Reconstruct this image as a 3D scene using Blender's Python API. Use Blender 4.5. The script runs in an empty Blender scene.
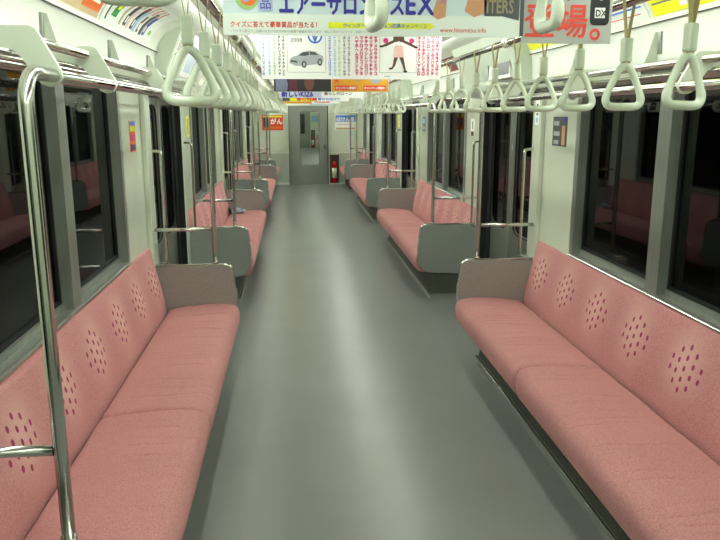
import bpy, bmesh, math, random
from mathutils import Vector, Matrix
random.seed(7)
sc = bpy.context.scene
C = sc.collection
PI = math.pi

# ------------------------------------------------------------------ materials
def lin(c):
    out = []
    for v in c:
        v = v / 255.0
        out.append(v / 12.92 if v <= 0.04045 else ((v + 0.055) / 1.055) ** 2.4)
    return (*out, 1.0)

def mat(name, col, rough=0.5, metal=0.0, spec=0.5, noise=None, bump=None, emit=None, coat=0.0):
    """noise=(scale, amount, stretch xyz); bump=(scale, strength, stretch xyz)"""
    m = bpy.data.materials.new(name); m.use_nodes = True
    nt = m.node_tree; N = nt.nodes; L = nt.links
    b = N['Principled BSDF']
    b.inputs['Base Color'].default_value = lin(col)
    b.inputs['Roughness'].default_value = rough
    b.inputs['Metallic'].default_value = metal
    b.inputs['Specular IOR Level'].default_value = spec
    b.inputs['Coat Weight'].default_value = coat
    tc = N.new('ShaderNodeTexCoord')
    def tex(scale, stretch, detail=3):
        mp = N.new('ShaderNodeMapping'); mp.inputs['Scale'].default_value = stretch
        L.new(tc.outputs['Object'], mp.inputs['Vector'])
        t = N.new('ShaderNodeTexNoise'); t.inputs['Scale'].default_value = scale
        t.inputs['Detail'].default_value = detail
        L.new(mp.outputs['Vector'], t.inputs['Vector'])
        return t
    if noise:
        t = tex(noise[0], noise[2])
        r = N.new('ShaderNodeValToRGB')
        c = lin(col); a = noise[1]
        r.color_ramp.elements[0].position = 0.35; r.color_ramp.elements[1].position = 0.65
        r.color_ramp.elements[0].color = (c[0]*(1-a), c[1]*(1-a), c[2]*(1-a), 1)
        r.color_ramp.elements[1].color = (min(1, c[0]*(1+a)), min(1, c[1]*(1+a)), min(1, c[2]*(1+a)), 1)
        L.new(t.outputs['Fac'], r.inputs['Fac']); L.new(r.outputs['Color'], b.inputs['Base Color'])
    if bump:
        t = tex(bump[0], bump[2])
        bp = N.new('ShaderNodeBump'); bp.inputs['Strength'].default_value = bump[1]
        bp.inputs['Distance'].default_value = 0.004
        L.new(t.outputs['Fac'], bp.inputs['Height']); L.new(bp.outputs['Normal'], b.inputs['Normal'])
    if emit:
        b.inputs['Emission Color'].default_value = lin(emit[0]); b.inputs['Emission Strength'].default_value = emit[1]
    return m

def glass_mat(name, tint, k):
    m = bpy.data.materials.new(name); m.use_nodes = True
    nt = m.node_tree; N = nt.nodes; L = nt.links
    N.remove(N['Principled BSDF'])
    tr = N.new('ShaderNodeBsdfTransparent'); tr.inputs['Color'].default_value = (*tint, 1)
    gl = N.new('ShaderNodeBsdfGlossy'); gl.inputs['Roughness'].default_value = 0.02
    gl.inputs['Color'].default_value = (k, k, k, 1)
    fr = N.new('ShaderNodeFresnel'); fr.inputs['IOR'].default_value = 1.5
    mx = N.new('ShaderNodeMixShader')
    L.new(fr.outputs['Fac'], mx.inputs['Fac']); L.new(tr.outputs[0], mx.inputs[1]); L.new(gl.outputs[0], mx.inputs[2])
    L.new(mx.outputs[0], N['Material Output'].inputs['Surface'])
    return m

def floor_mat():
    m = mat('floor_linoleum', (132, 142, 134), 0.36, spec=0.5)
    nt = m.node_tree; N = nt.nodes; L = nt.links; b = N['Principled BSDF']
    tc = N.new('ShaderNodeTexCoord')
    n1 = N.new('ShaderNodeTexNoise'); n1.inputs['Scale'].default_value = 260; n1.inputs['Detail'].default_value = 2
    n2 = N.new('ShaderNodeTexNoise'); n2.inputs['Scale'].default_value = 2.2; n2.inputs['Detail'].default_value = 6
    L.new(tc.outputs['Object'], n1.inputs['Vector']); L.new(tc.outputs['Object'], n2.inputs['Vector'])
    r = N.new('ShaderNodeValToRGB'); r.color_ramp.elements[0].position = .35; r.color_ramp.elements[1].position = .65
    r.color_ramp.elements[0].color = lin((126, 129, 127)); r.color_ramp.elements[1].color = lin((153, 156, 153))
    L.new(n1.outputs['Fac'], r.inputs['Fac'])
    mx = N.new('ShaderNodeMix'); mx.data_type = 'RGBA'; mx.blend_type = 'MULTIPLY'; mx.inputs['Factor'].default_value = 0.35
    r2 = N.new('ShaderNodeValToRGB'); r2.color_ramp.elements[0].position = .3; r2.color_ramp.elements[1].position = .7
    r2.color_ramp.elements[0].color = (.7, .7, .7, 1); r2.color_ramp.elements[1].color = (1, 1, 1, 1)
    L.new(n2.outputs['Fac'], r2.inputs['Fac'])
    L.new(r.outputs['Color'], mx.inputs['A']); L.new(r2.outputs['Color'], mx.inputs['B'])
    L.new(mx.outputs['Result'], b.inputs['Base Color'])
    rr = N.new('ShaderNodeMapRange'); rr.inputs['From Min'].default_value = .3; rr.inputs['From Max'].default_value = .7
    rr.inputs['To Min'].default_value = .26; rr.inputs['To Max'].default_value = .38
    b.inputs['Roughness'].default_value = .29
    return m

def fabric_mat(name, base, dark, accent):
    """woven moquette: fine speckle, small diamond pattern and soft creases"""
    m = mat(name, base, 0.92, spec=0.15)
    nt = m.node_tree; N = nt.nodes; L = nt.links; b = N['Principled BSDF']
    b.inputs['Sheen Weight'].default_value = 0.35
    b.inputs['Sheen Tint'].default_value = lin((255, 200, 195))
    tc = N.new('ShaderNodeTexCoord')
    n1 = N.new('ShaderNodeTexNoise'); n1.inputs['Scale'].default_value = 210; n1.inputs['Detail'].default_value = 3
    v = N.new('ShaderNodeTexVoronoi'); v.inputs['Scale'].default_value = 70; v.feature = 'F1'
    n2 = N.new('ShaderNodeTexNoise'); n2.inputs['Scale'].default_value = 3; n2.inputs['Detail'].default_value = 4
    for t in (n1, v, n2): L.new(tc.outputs['Object'], t.inputs['Vector'])
    r = N.new('ShaderNodeValToRGB'); r.color_ramp.elements[0].position = .38; r.color_ramp.elements[1].position = .62
    r.color_ramp.elements[0].color = lin(dark); r.color_ramp.elements[1].color = lin(base)
    L.new(n1.outputs['Fac'], r.inputs['Fac'])
    lt = N.new('ShaderNodeMath'); lt.operation = 'LESS_THAN'; lt.inputs[1].default_value = 0.25
    L.new(v.outputs['Distance'], lt.inputs[0])
    ml = N.new('ShaderNodeMath'); ml.operation = 'MULTIPLY'; ml.inputs[1].default_value = .5
    L.new(lt.outputs[0], ml.inputs[0])
    mx = N.new('ShaderNodeMix'); mx.data_type = 'RGBA'
    L.new(ml.outputs[0], mx.inputs['Factor']); L.new(r.outputs['Color'], mx.inputs['A']); mx.inputs['B'].default_value = lin(accent)
    m2 = N.new('ShaderNodeMix'); m2.data_type = 'RGBA'; m2.blend_type = 'MULTIPLY'; m2.inputs['Factor'].default_value = .3
    L.new(mx.outputs['Result'], m2.inputs['A']); L.new(n2.outputs['Color'], m2.inputs['B'])
    hs = N.new('ShaderNodeValToRGB'); hs.color_ramp.elements[0].position = .3; hs.color_ramp.elements[1].position = .7
    hs.color_ramp.elements[0].color = (.75, .75, .75, 1); hs.color_ramp.elements[1].color = (1, 1, 1, 1)
    L.new(n2.outputs['Fac'], hs.inputs['Fac']); L.new(hs.outputs['Color'], m2.inputs['B'])
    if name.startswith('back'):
        at = N.new('ShaderNodeAttribute'); at.attribute_name = 'pale_oval'  # backrests only: base colour goes paler in an oval around each dot group
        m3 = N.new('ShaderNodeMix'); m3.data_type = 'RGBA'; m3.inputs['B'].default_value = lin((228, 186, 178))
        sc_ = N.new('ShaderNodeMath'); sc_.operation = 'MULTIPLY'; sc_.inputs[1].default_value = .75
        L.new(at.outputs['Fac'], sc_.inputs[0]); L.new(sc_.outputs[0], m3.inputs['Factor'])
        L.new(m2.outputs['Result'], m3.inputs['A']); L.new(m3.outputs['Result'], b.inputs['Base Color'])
    else:
        L.new(m2.outputs['Result'], b.inputs['Base Color'])
    bp = N.new('ShaderNodeBump'); bp.inputs['Strength'].default_value = .25; bp.inputs['Distance'].default_value = .002
    L.new(n1.outputs['Fac'], bp.inputs['Height']); L.new(bp.outputs['Normal'], b.inputs['Normal'])
    return m

M = {}
M['floor'] = floor_mat()
M['wall'] = mat('wall_laminate', (214, 222, 204), 0.16, spec=0.5, noise=(1.5, .03, (1, 1, 1)))
M['ceiling'] = mat('ceiling_paint', (214, 220, 206), 0.4)
M['cowl'] = mat('cowling_plastic', (230, 236, 226), 0.14)
M['header'] = mat('header_panel_paint', (190, 200, 184), 0.3)
M['alu'] = mat('brushed_aluminium', (150, 156, 148), 0.42, metal=.6, noise=(40, .06, (1, 1, .05)))
M['steel'] = mat('door_stainless', (132, 134, 122), 0.3, metal=.6, noise=(60, .05, (1, 1, .03)))
M['chrome'] = mat('polished_steel', (205, 205, 198), 0.14, metal=1.0)
M['rubber'] = mat('black_rubber', (18, 18, 18), 0.6)
M['glass'] = glass_mat('window_glass', (.55, .6, .57), .7)
M['clear'] = glass_mat('clear_glass', (.92, .95, .92), .8)
M['seat'] = fabric_mat('seat_moquette', (208, 151, 150), (186, 126, 129), (188, 106, 132))
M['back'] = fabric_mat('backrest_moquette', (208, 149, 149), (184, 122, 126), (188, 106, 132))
M['dot'] = mat('moquette_dot', (163, 66, 104), 0.95, spec=.1)
M['pad'] = mat('partition_fabric', (158, 152, 148), 0.95, spec=.1, noise=(120, .10, (1, 1, 1)), bump=(260, .2, (1, 1, 1)))
M['board'] = mat('partition_board', (146, 152, 146), 0.5, noise=(180, .08, (1, 1, 1)))
M['dark'] = mat('heater_mesh', (84, 88, 76), 0.6, metal=.3, noise=(220, .5, (1, 1, 1)))
M['sill'] = mat('under_seat_steel', (150, 154, 146), 0.45)
M['strap'] = mat('strap_plastic', (224, 233, 214), 0.16, spec=.5)
M['belt'] = mat('strap_webbing', (186, 176, 126), 0.85, bump=(300, .4, (1, 1, 1)))
M['bracket'] = mat('bracket_paint', (204, 212, 196), 0.4)
M['cushionpiping'] = mat('cushion_piping', (170, 90, 92), .9)
M['door_grey'] = mat('end_door_paint', (140, 146, 138), 0.35)
M['lower'] = mat('end_wall_lower', (186, 196, 178), 0.3)
M['lamp'] = mat('fluorescent_tube_glow', (255, 255, 255), 0.5, emit=((250, 255, 244), 15.0))
M['lampbase'] = mat('lamp_housing', (230, 235, 225), 0.4)
M['niche'] = mat('niche_brown', (96, 84, 66), 0.6)
def flat(name, col, rough=.45): 
    if name not in M: M[name] = mat(name, col, rough)
    return M[name]
M['paper'] = mat('poster_paper', (226, 234, 226), .4)
flat('white', (245, 246, 242)); flat('pale_blue', (205, 222, 226)); flat('navy', (52, 50, 160)); flat('red', (224, 66, 46))
flat('yellow', (236, 240, 30)); flat('orange', (232, 110, 30)); flat('magenta', (206, 48, 118)); flat('grey_paper', (176, 178, 172))
flat('black', (24, 24, 26)); flat('green', (60, 160, 84)); flat('light_green', (150, 196, 110)); flat('light_blue', (140, 190, 232))
flat('blue', (60, 120, 214)); flat('brown', (92, 56, 40)); flat('pink', (232, 190, 184)); flat('tan', (196, 176, 132))
flat('silver', (170, 174, 180)); flat('dark_grey', (70, 74, 78)); flat('gold', (226, 160, 30)); flat('skin', (206, 150, 110))
flat('grey_text', (120, 124, 122)); flat('ext_red', (200, 24, 26), .25); flat('violet', (90, 60, 130))

# ------------------------------------------------------------------ mesh helpers
class MB:
    def __init__(s): s.bm = bmesh.new(); s.mats = []
    def mi(s, m):
        if m is None: return 0
        if m not in s.mats: s.mats.append(m)
        return s.mats.index(m)
    def box(s, x0, x1, y0, y1, z0, z1, m=None, bev=0):
        x0, x1 = min(x0, x1), max(x0, x1); y0, y1 = min(y0, y1), max(y0, y1); z0, z1 = min(z0, z1), max(z0, z1)
        t = bmesh.new(); bmesh.ops.create_cube(t, size=1)
        for v in t.verts:
            v.co = Vector(((x0+x1)/2 + v.co.x*(x1-x0), (y0+y1)/2 + v.co.y*(y1-y0), (z0+z1)/2 + v.co.z*(z1-z0)))
        if bev:
            bmesh.ops.bevel(t, geom=list(t.edges), offset=bev, segments=3, profile=.6, affect='EDGES')
        s.merge(t, m); return s
    def merge(s, t, m=None):
        i = s.mi(m)
        mp = {}
        for v in t.verts: mp[v] = s.bm.verts.new(v.co)
        for f in t.faces:
            try:
                nf = s.bm.faces.new([mp[v] for v in f.verts]); nf.material_index = i; nf.smooth = f.smooth
            except ValueError: pass
        t.free()
    def prism(s, poly, a, b, axis='y', m=None):
        """extrude polygon. axis y: poly in (x,z); axis x: poly in (y,z); axis z: poly in (x,y)"""
        i = s.mi(m)
        def mk(p, q):
            if axis == 'y': return Vector((p[0], q, p[1]))
            if axis == 'x': return Vector((q, p[0], p[1]))
            return Vector((p[0], p[1], q))
        A = [s.bm.verts.new(mk(p, a)) for p in poly]; B = [s.bm.verts.new(mk(p, b)) for p in poly]
        n = len(poly)
        for k in range(n):
            f = s.bm.faces.new([A[k], A[(k+1) % n], B[(k+1) % n], B[k]]); f.material_index = i
        for ring in (A, B):
            f = s.bm.faces.new(ring); f.material_index = i
        return s
    def sheet(s, pts_a, pts_b, m=None, smooth=True):
        i = s.mi(m)
        A = [s.bm.verts.new(p) for p in pts_a]; B = [s.bm.verts.new(p) for p in pts_b]
        for k in range(len(A)-1):
            f = s.bm.faces.new([A[k], A[k+1], B[k+1], B[k]]); f.material_index = i; f.smooth = smooth
        return s
    def tube(s, pts, r, m=None, seg=12, closed=False, caps=True, flat=1.0):
        i = s.mi(m); pts = [Vector(p) for p in pts]; n = len(pts)
        rings = []; prev = None
        for k, p in enumerate(pts):
            if closed: d = (pts[(k+1) % n] - pts[k-1]).normalized()
            else: d = (pts[min(k+1, n-1)] - pts[max(k-1, 0)]).normalized()
            if prev is None:
                ref = Vector((0, 1, 0)) if abs(d.y) < .9 else Vector((1, 0, 0))
                u = d.cross(ref).normalized()
            else: u = (prev - d*prev.dot(d)).normalized()
            prev = u; w = d.cross(u)
            rr = r[k] if isinstance(r, (list, tuple)) else r
            rings.append([s.bm.verts.new(p + (u*math.cos(2*PI*j/seg) + w*math.sin(2*PI*j/seg)*flat)*rr) for j in range(seg)])
        for k in range(n if closed else n-1):
            a, b = rings[k], rings[(k+1) % n]
            for j in range(seg):
                f = s.bm.faces.new([a[j], a[(j+1) % seg], b[(j+1) % seg], b[j]]); f.smooth = True; f.material_index = i
        if not closed and caps:
            for ring in (rings[0], rings[-1]):
                f = s.bm.faces.new(ring); f.material_index = i
        return s
    def lathe(s, prof, c, m=None, seg=20):
        i = s.mi(m); rings = []
        for r, z in prof:
            rings.append([s.bm.verts.new((c[0]+r*math.cos(2*PI*j/seg), c[1]+r*math.sin(2*PI*j/seg), c[2]+z)) for j in range(seg)])
        for a, b in zip(rings, rings[1:]):
            for j in range(seg):
                f = s.bm.faces.new([a[j], a[(j+1) % seg], b[(j+1) % seg], b[j]]); f.smooth = True; f.material_index = i
        for ring in (rings[0], rings[-1]):
            s.bm.faces.new(ring).material_index = i
        return s
    def build(s, name, m=None, parent=None, origin=None):
        bmesh.ops.recalc_face_normals(s.bm, faces=list(s.bm.faces))
        me = bpy.data.meshes.new(name)
        if origin is not None: bmesh.ops.translate(s.bm, verts=list(s.bm.verts), vec=-Vector(origin))
        s.bm.to_mesh(me); s.bm.free()
        if s.mats and m is None:
            for q in s.mats: me.materials.append(q)
        else: me.materials.append(m)
        o = bpy.data.objects.new(name, me); C.objects.link(o)
        if origin is not None: o.location = origin
        if parent is not None: o.parent = parent
        return o

def child(mb, name, m, parent):
    """mesh given in world coordinates, parented to a thing that sits at parent.location"""
    loc = Vector(parent.location) if parent.parent is None else WL[parent.name]
    bmesh.ops.translate(mb.bm, verts=list(mb.bm.verts), vec=-loc)
    o = mb.build(name, m, parent); WL[o.name] = loc
    return o
WL = {}
def thing(name, loc, label, cat, group=None):
    o = bpy.data.objects.new(name, None); o.empty_display_size = .1; C.objects.link(o); o.location = loc
    o['label'] = label; o['category'] = cat
    if group: o['group'] = group
    return o
def tag(o, label, cat, group=None):
    o['label'] = label; o['category'] = cat
    if group: o['group'] = group
    return o
def struct(o): o['kind'] = 'structure'; return o
def sempty(name, loc):
    o = bpy.data.objects.new(name, None); o.empty_display_size = .1; C.objects.link(o); o.location = loc
    return struct(o)
def copy_tree(o, parent=None):
    c = o.copy(); C.objects.link(c); c.parent = parent
    for ch in list(o.children): copy_tree(ch, c)
    return c
def arc(cx, cz, r, a0, a1, n=6):
    return [(cx + r*math.cos(a0 + (a1-a0)*k/n), cz + r*math.sin(a0 + (a1-a0)*k/n)) for k in range(n+1)]
def smooth_pts(P, closed=False, sub=4):
    P = [Vector(p) for p in P]; n = len(P); out = []
    R = range(n if closed else n-1)
    for k in R:
        p0 = P[k-1] if (closed or k > 0) else P[0]; p1 = P[k]; p2 = P[(k+1) % n]
        p3 = P[(k+2) % n] if (closed or k+2 < n) else P[-1]
        for j in range(sub):
            t = j/sub
            out.append(0.5*((2*p1) + (-p0+p2)*t + (2*p0-5*p1+4*p2-p3)*t*t + (-p0+3*p1-3*p2+p3)*t**3))
    if not closed: out.append(P[-1])
    return out
def rrect(cy, cz, hy, hz, r, n=6):
    pts = []
    for (sx, sz, a) in ((1, 1, 0), (-1, 1, PI/2), (-1, -1, PI), (1, -1, 1.5*PI)):
        pts += arc(cy + sx*(hy-r), cz + sz*(hz-r), r, a, a+PI/2, n)
    return pts
def ring_plate(mb, outer, inner_c, inner_h, r, a, b, axis, m=None):
    """rectangle (u0,u1,v0,v1) with a rounded-rect hole, extruded a..b along axis"""
    i = mb.mi(m)
    u0, u1, v0, v1 = outer
    inn = rrect(inner_c[0], inner_c[1], inner_h[0], inner_h[1], r)
    q = len(inn)//4
    out = []
    for k in range(len(inn)):
        c = k//q; j = (k % q)/(q-1)
        (u, v) = inn[k]
        if c == 0: p = (u1, v) if j < .5 else (u, v1)
        elif c == 1: p = (u, v1) if j < .5 else (u0, v)
        elif c == 2: p = (u0, v) if j < .5 else (u, v0)
        else: p = (u, v0) if j < .5 else (u1, v)
        if abs(j-.5) < 1e-6: p = ((u1, v1), (u0, v1), (u0, v0), (u1, v0))[c]
        out.append(p)
    def mk(p, w):
        if axis == 'x': return Vector((w, p[0], p[1]))
        return Vector((p[0], w, p[1]))
    V = [[mb.bm.verts.new(mk(p, w)) for p in pts] for w in (a, b) for pts in (inn, out)]
    n = len(inn)
    for k in range(n):
        l = (k+1) % n
        for A, B in ((V[0], V[1]), (V[2], V[3]), (V[0], V[2]), (V[1], V[3])):
            try: mb.bm.faces.new([A[k], A[l], B[l], B[k]]).material_index = i
            except ValueError: pass
    return inn

# ------------------------------------------------------------------ constants (metres; x right, y along the car, z up)
PITCH = 4.72
YEND = 17.43
YB = -2.2            # rear end of the modelled saloon, behind the photographer
WX = 1.30            # inner wall
COVE = [(1.17, 2.045), (1.167, 2.07), (1.153, 2.10), (1.128, 2.135), (1.09, 2.165), (1.035, 2.192), (.96, 2.213), (.86, 2.225)]
CZ = 2.235

# ------------------------------------------------------------------ floor, ceiling
struct(MB().box(-1.45, 1.45, YB, YEND+.12, -.05, 0).build('floor', M['floor']))
mb = MB()
mb.box(-.86, .86, YB, YEND, CZ, CZ+.05)
for s in (-1, 1):
    mb.sheet([(s*x, YB, z) for x, z in COVE] + [(s*.86, YB, CZ)], [(s*x, YEND, z) for x, z in COVE] + [(s*.86, YEND, CZ)])
    mb.box(s*.30, s*.33, YB, YEND, CZ-.012, CZ)
    mb.box(s*.70, s*.72, YB, YEND, CZ-.010, CZ)
struct(mb.build('ceiling', M['ceiling']))
# air outlet slats in the middle of the ceiling
mb = MB()
for k in range(-7, 8):
    mb.box(k*.036-.006, k*.036+.006, YB+.2, YEND-.1, CZ-.016, CZ-.001)
struct(mb.build('trim_1', M['alu']))

# ------------------------------------------------------------------ side walls with openings
ks = (-1, 0, 1, 2)
win_c = [3.07 + PITCH*k for k in ks if k >= 0]
door_c = [5.43 + PITCH*k for k in (-1, 0, 1, 2)]
DH, WZ0, WZ1 = .645, .838, 1.858
for s, side in ((-1, 'left'), (1, 'right')):
    mb = MB()
    ops = [(c-1.0, c+1.0, WZ0, WZ1) for c in win_c] + [(c-DH, c+DH, 0, 1.80) for c in door_c]
    ops.append((16.35, 17.0, WZ0, WZ1))
    ops.sort(); y = YB
    for (a, b, z0, z1) in ops:
        mb.box(s*WX, s*1.40, y, a, 0, 1.86)
        if z0 > 0: mb.box(s*WX, s*1.40, a, b, 0, z0)
        mb.box(s*WX, s*1.40, a, b, z1, 1.862)
        y = b
    mb.box(s*WX, s*1.40, y, YEND, 0, 1.86)
    struct(mb.build('wall_'+side, M['wall']))
    # curved cowling panel behind the luggage rack
    mb = MB()
    pr = [(1.30, 1.86), (1.27, 1.861), (1.225, 1.866), (1.20, 1.878), (1.193, 1.90), (1.19, 1.95), (1.186, 2.03), (1.17, 2.045)]
    mb.sheet([(s*x, YB, z) for x, z in pr], [(s*x, YEND, z) for x, z in pr])
    struct(mb.build('trim_%d' % (2 if s < 0 else 3), M['cowl']))
    mb = MB(); mb.box(s*1.166, s*1.1725, YB, YEND, 2.041, 2.045)
    struct(mb.build('trim_%d' % (4 if s < 0 else 5), M['rubber']))
    # pillar edge mouldings beside every door
    mb = MB()
    for c in door_c:
        for q in (-1, 1):
            ya, yb = sorted((c + q*(DH+.0005), c + q*(DH+.155)))
            mb.box(s*1.268, s*1.2995, ya, yb, 0, 1.80, bev=.006)
    struct(mb.build('trim_%d' % (6 if s < 0 else 7), M['wall']))

# ------------------------------------------------------------------ side windows
wn = [0]
def window(s, y0, y1, mull):
    wn[0] += 1
    r = sempty('window_%d' % wn[0], (s*WX, (y0+y1)/2, WZ0))
    f = MB(); w = .055
    xo, xi = s*1.288, s*1.365
    f.box(xo, xi, y0, y0+w, WZ0, WZ1); f.box(xo, xi, y1-w, y1, WZ0, WZ1)
    f.box(xo, xi, y0+w, y1-w, WZ1-.02, WZ1)
    f.box(xo, s*1.375, y0+w, y1-w, WZ0, WZ0+.022)
    f.box(s*1.33, xi, y0+w, y1-w, WZ0+.022, WZ0+.05)
    child(f, 'window_frame', M['alu'], r)
    l = MB(); l.box(s*1.283, s*1.292, y0, y1, WZ0-.001, WZ0+.010, bev=.003)
    child(l, 'sill_edge', M['chrome'], r)
    cells = [(y0+w, y1-w)]
    if mull:
        c = (y0+y1)/2
        m_ = MB(); m_.box(s*1.29, xi, c-.055, c+.055, WZ0+.0225, WZ1-.0205)
        child(m_, 'mullion', M['alu'], r)
        cells = [(y0+w, c-.055), (c+.055, y1-w)]
    for a, b in cells:
        g = MB(); t = .016
        g.box(s*1.34, s*1.362, a, a+t, WZ0+.05, WZ1-.02); g.box(s*1.34, s*1.362, b-t, b, WZ0+.05, WZ1-.02)
        g.box(s*1.34, s*1.362, a+t, b-t, WZ0+.05, WZ0+.05+t); g.box(s*1.34, s*1.362, a+t, b-t, WZ1-.02-t, WZ1-.02)
        child(g, 'gasket', M['rubber'], r)
        p = MB(); p.box(s*1.351, s*1.356, a+t, b-t, WZ0+.05+t, WZ1-.02-t)
        child(p, 'pane', M['glass'], r)
for s in (-1, 1):
    for c in win_c: window(s, c-1.0, c+1.0, True)
    window(s, 16.35, 17.0, False)

# ------------------------------------------------------------------ sliding doors and the header above them
dn = [0]
tn = [8]
def door_pair(s, c):
    dn[0] += 1
    r = sempty('door_%d' % dn[0], (s*1.34, c, 0))
    for q in (-1, 1):
        a, b = (c-DH, c-.006) if q < 0 else (c+.006, c+DH)
        m = MB(); mid = (a+b)/2
        inn = ring_plate(m, (a, b, .012, 1.795), (mid, 1.25), (.235, .48), .09, s*1.335, s*1.365, 'x')
        lf = child(m, 'door_leaf', M['steel'], r)
        g = MB(); g.prism(inn, s*1.348, s*1.352, 'x'); child(g, 'pane', M['glass'], lf)
        g = MB()
        g.tube([(s*1.336, p[0], p[1]) for p in rrect(mid, 1.25, .238, .483, .09)], .007, closed=True, seg=6)
        child(g, 'window_gasket', M['rubber'], lf)
        g = MB(); e = c-.008 if q < 0 else c+.008
        g.box(s*1.330, s*1.335, e, e+q*.02, .012, 1.795)
        child(g, 'edge_strip', M['alu'], lf)
        e2 = a if q < 0 else b
        g = MB(); g.box(s*1.318, s*1.334, e2, e2-q*(.035 if q < 0 else .11), .012, 1.795); child(g, 'rubber_seal', M['rubber'], lf)
        if q < 0:
            g = MB(); g.box(s*1.329, s*1.3305, c-.022, c-.002, 1.40, 1.44); child(g, 'door_sticker', flat('sticker_blue', (190, 205, 235)), lf)
    for q in (-1, 1):
        g = MB(); g.box(s*1.274, s*1.3175, c+q*(DH-.0045)-.004, c+q*(DH-.0045)+.004, .012, 1.795); child(g, 'jamb_seal', M['rubber'], r)
    t = MB(); t.box(s*1.30, s*1.40, c-DH, c+DH, .0005, .010); child(t, 'threshold', M['chrome'], r)
    # header box: its slanted face hangs below the cove
    h = MB()
    pr = [(1.295, 1.803), (1.20, 1.803), (1.15, 1.85), (1.135, 1.92), (1.00, 2.215), (.97, 2.233), (1.22, 2.24), (1.295, 2.0)]
    ya, yb = c-DH-.16, c+DH+.16
    h.prism([(s*x, z) for x, z in pr], ya, yb)
    tn[0] += 1
    hd = struct(h.build('trim_%d' % tn[0], M['header']))
    WL[hd.name] = Vector((0, 0, 0))
    g = MB(); g.box(s*1.30, s*1.345, c-DH, c+DH, 1.785, 1.80); child(g, 'door_track', M['dark'], r)
    return hd
hdr = {}
for s in (-1, 1):
    for k, c in enumerate(door_c): hdr[(s, k)] = door_pair(s, c)

def slant_panel(mb, s, y0, y1, t0, t1, off, m=None):
    """thin plate lying on the header's slanted face, t from bottom (0) to top (1)"""
    a = Vector((1.135, 1.92)); b = Vector((1.00, 2.215)); n = Vector((-(b-a).y, (b-a).x)).normalized()
    if n.x > 0: n = -n
    p0 = a.lerp(b, t0); p1 = a.lerp(b, t1)
    P = [p0 + n*.0005, p1 + n*.0005, p1 + n*off, p0 + n*off]
    mb.prism([(s*p.x, p.y) for p in P], y0, y1, 'y', m)

# ------------------------------------------------------------------ end wall with the gangway door
mb = MB()
for a, b in ((-1.42, -.475), (.475, .505), (.735, 1.42)):
    mb.box(a, b, YEND, YEND+.10, 0, 2.30)
mb.box(.505, .735, YEND, YEND+.10, .715, 2.30)
mb.box(-.475, .475, YEND, YEND+.10, 1.87, 2.30)
mb.box(.505, .735, YEND+.085, YEND+.10, .0, .715)
struct(mb.build('wall_end', M['wall']))
mb = MB()
mb.box(-1.295, -.475, YEND-.006, YEND-.0005, .05, .75); mb.box(.735, 1.295, YEND-.006, YEND-.0005, .05, .75)
struct(mb.build('trim_20', M['lower']))
mb = MB()
mb.box(-1.295, -.475, YEND-.012, YEND-.0005, .751, .775); mb.box(.475, 1.295, YEND-.012, YEND-.0005, .751, .775)
mb.box(-.80, -.475, YEND-.02, YEND-.0065, .0, .045); mb.box(.478, .80, YEND-.02, YEND-.0065, .0, .03)
struct(mb.build('trim_21', M['cowl']))
def end_door(y, name):
    r = sempty(name, (0, y, 0))
    m = MB()
    inn = ring_plate(m, (-.468, .468, .01, 1.865), (.025, 1.10), (.225, .63), .06, y+.02, y+.05, 'y')
    lf = child(m, 'door_leaf', M['door_grey'], r)
    g = MB(); g.prism(inn, y+.033, y+.037, 'y'); child(g, 'pane', M['clear'], lf)
    g = MB(); g.tube([(p[0], y+.019, p[1]) for p in rrect(.025, 1.10, .228, .633, .06)], .009, closed=True, seg=6)
    child(g, 'window_trim', M['chrome'], lf)
    g = MB(); g.box(.455, .475, y-.004, y+.018, .0, 1.87); g.box(-.475, -.463, y-.004, y+.018, 0, 1.87)
    child(g, 'door_seal', M['rubber'], r)
    g = MB(); g.box(.37, .40, y-.012, y+.019, .86, .96, bev=.005); g.tube([(.36, y-.02, .91), (.41, y-.02, .91)], .008)
    child(g, 'door_handle', M['chrome'], lf)
    g = MB(); g.box(-.475, .475, y+.0, y+.10, .0005, .0095); child(g, 'threshold', M['alu'], r)
end_door(YEND, 'door_9')

def extinguisher(x, y, label):
    r = thing('fire_extinguisher', (x, y, .03 if y < 20 else .03), label, 'fire extinguisher')
    m = MB(); m.lathe([(.055, 0), (.062, .012), (.062, .43), (.056, .47), (.034, .50), (.018, .515), (.018, .53)], (x, y, .03))
    child(m, 'cylinder', M['ext_red'], r)
    m = MB(); m.lathe([(.0632, .12), (.0632, .36)], (x, y, .03), flat('ext_label', (220, 224, 196))); child(m, 'label_band', M['ext_label'], r)
    m = MB(); m.box(x-.012, x+.012, y-.02, y+.02, .56, .60, bev=.003); m.tube([(x, y-.07, .64), (x, y, .61), (x, y+.03, .60)], .007)
    m.tube([(x, y-.065, .60), (x, y, .59)], .006)
    child(m, 'handle', M['black'], r)
    m = MB(); m.tube(smooth_pts([(x+.01, y-.02, .57), (x+.055, y-.04, .56), (x+.074, y-.03, .42), (x+.070, y-.02, .22)]), .007)
    child(m, 'hose', M['black'], r)
mb = MB(); mb.box(.506, .734, YEND+.078, YEND+.0845, .001, .714); mb.box(.5055, .512, YEND, YEND+.078, .03, .714)
mb.box(.728, .7345, YEND, YEND+.078, .03, .714); mb.box(.5055, .7345, YEND-.02, YEND+.078, .0305, .036)
mb.box(.512, .728, YEND, YEND+.078, .705, .714)
NICHE = tag(mb.build('extinguisher_cabinet', M['niche']), 'brown open niche in the end wall right of the grey door', 'cabinet')
extinguisher(.615, YEND+.012, 'red fire extinguisher in the wall niche right of the grey end door')
for o in C.objects:
    if o.name.startswith('fire_extinguisher'): o.location.z = .037

# rear wall of the modelled saloon, behind the photographer
struct(MB().box(-1.42, 1.42, YB-.05, YB, 0, 2.30).build('wall_rear', M['wall']))

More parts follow.
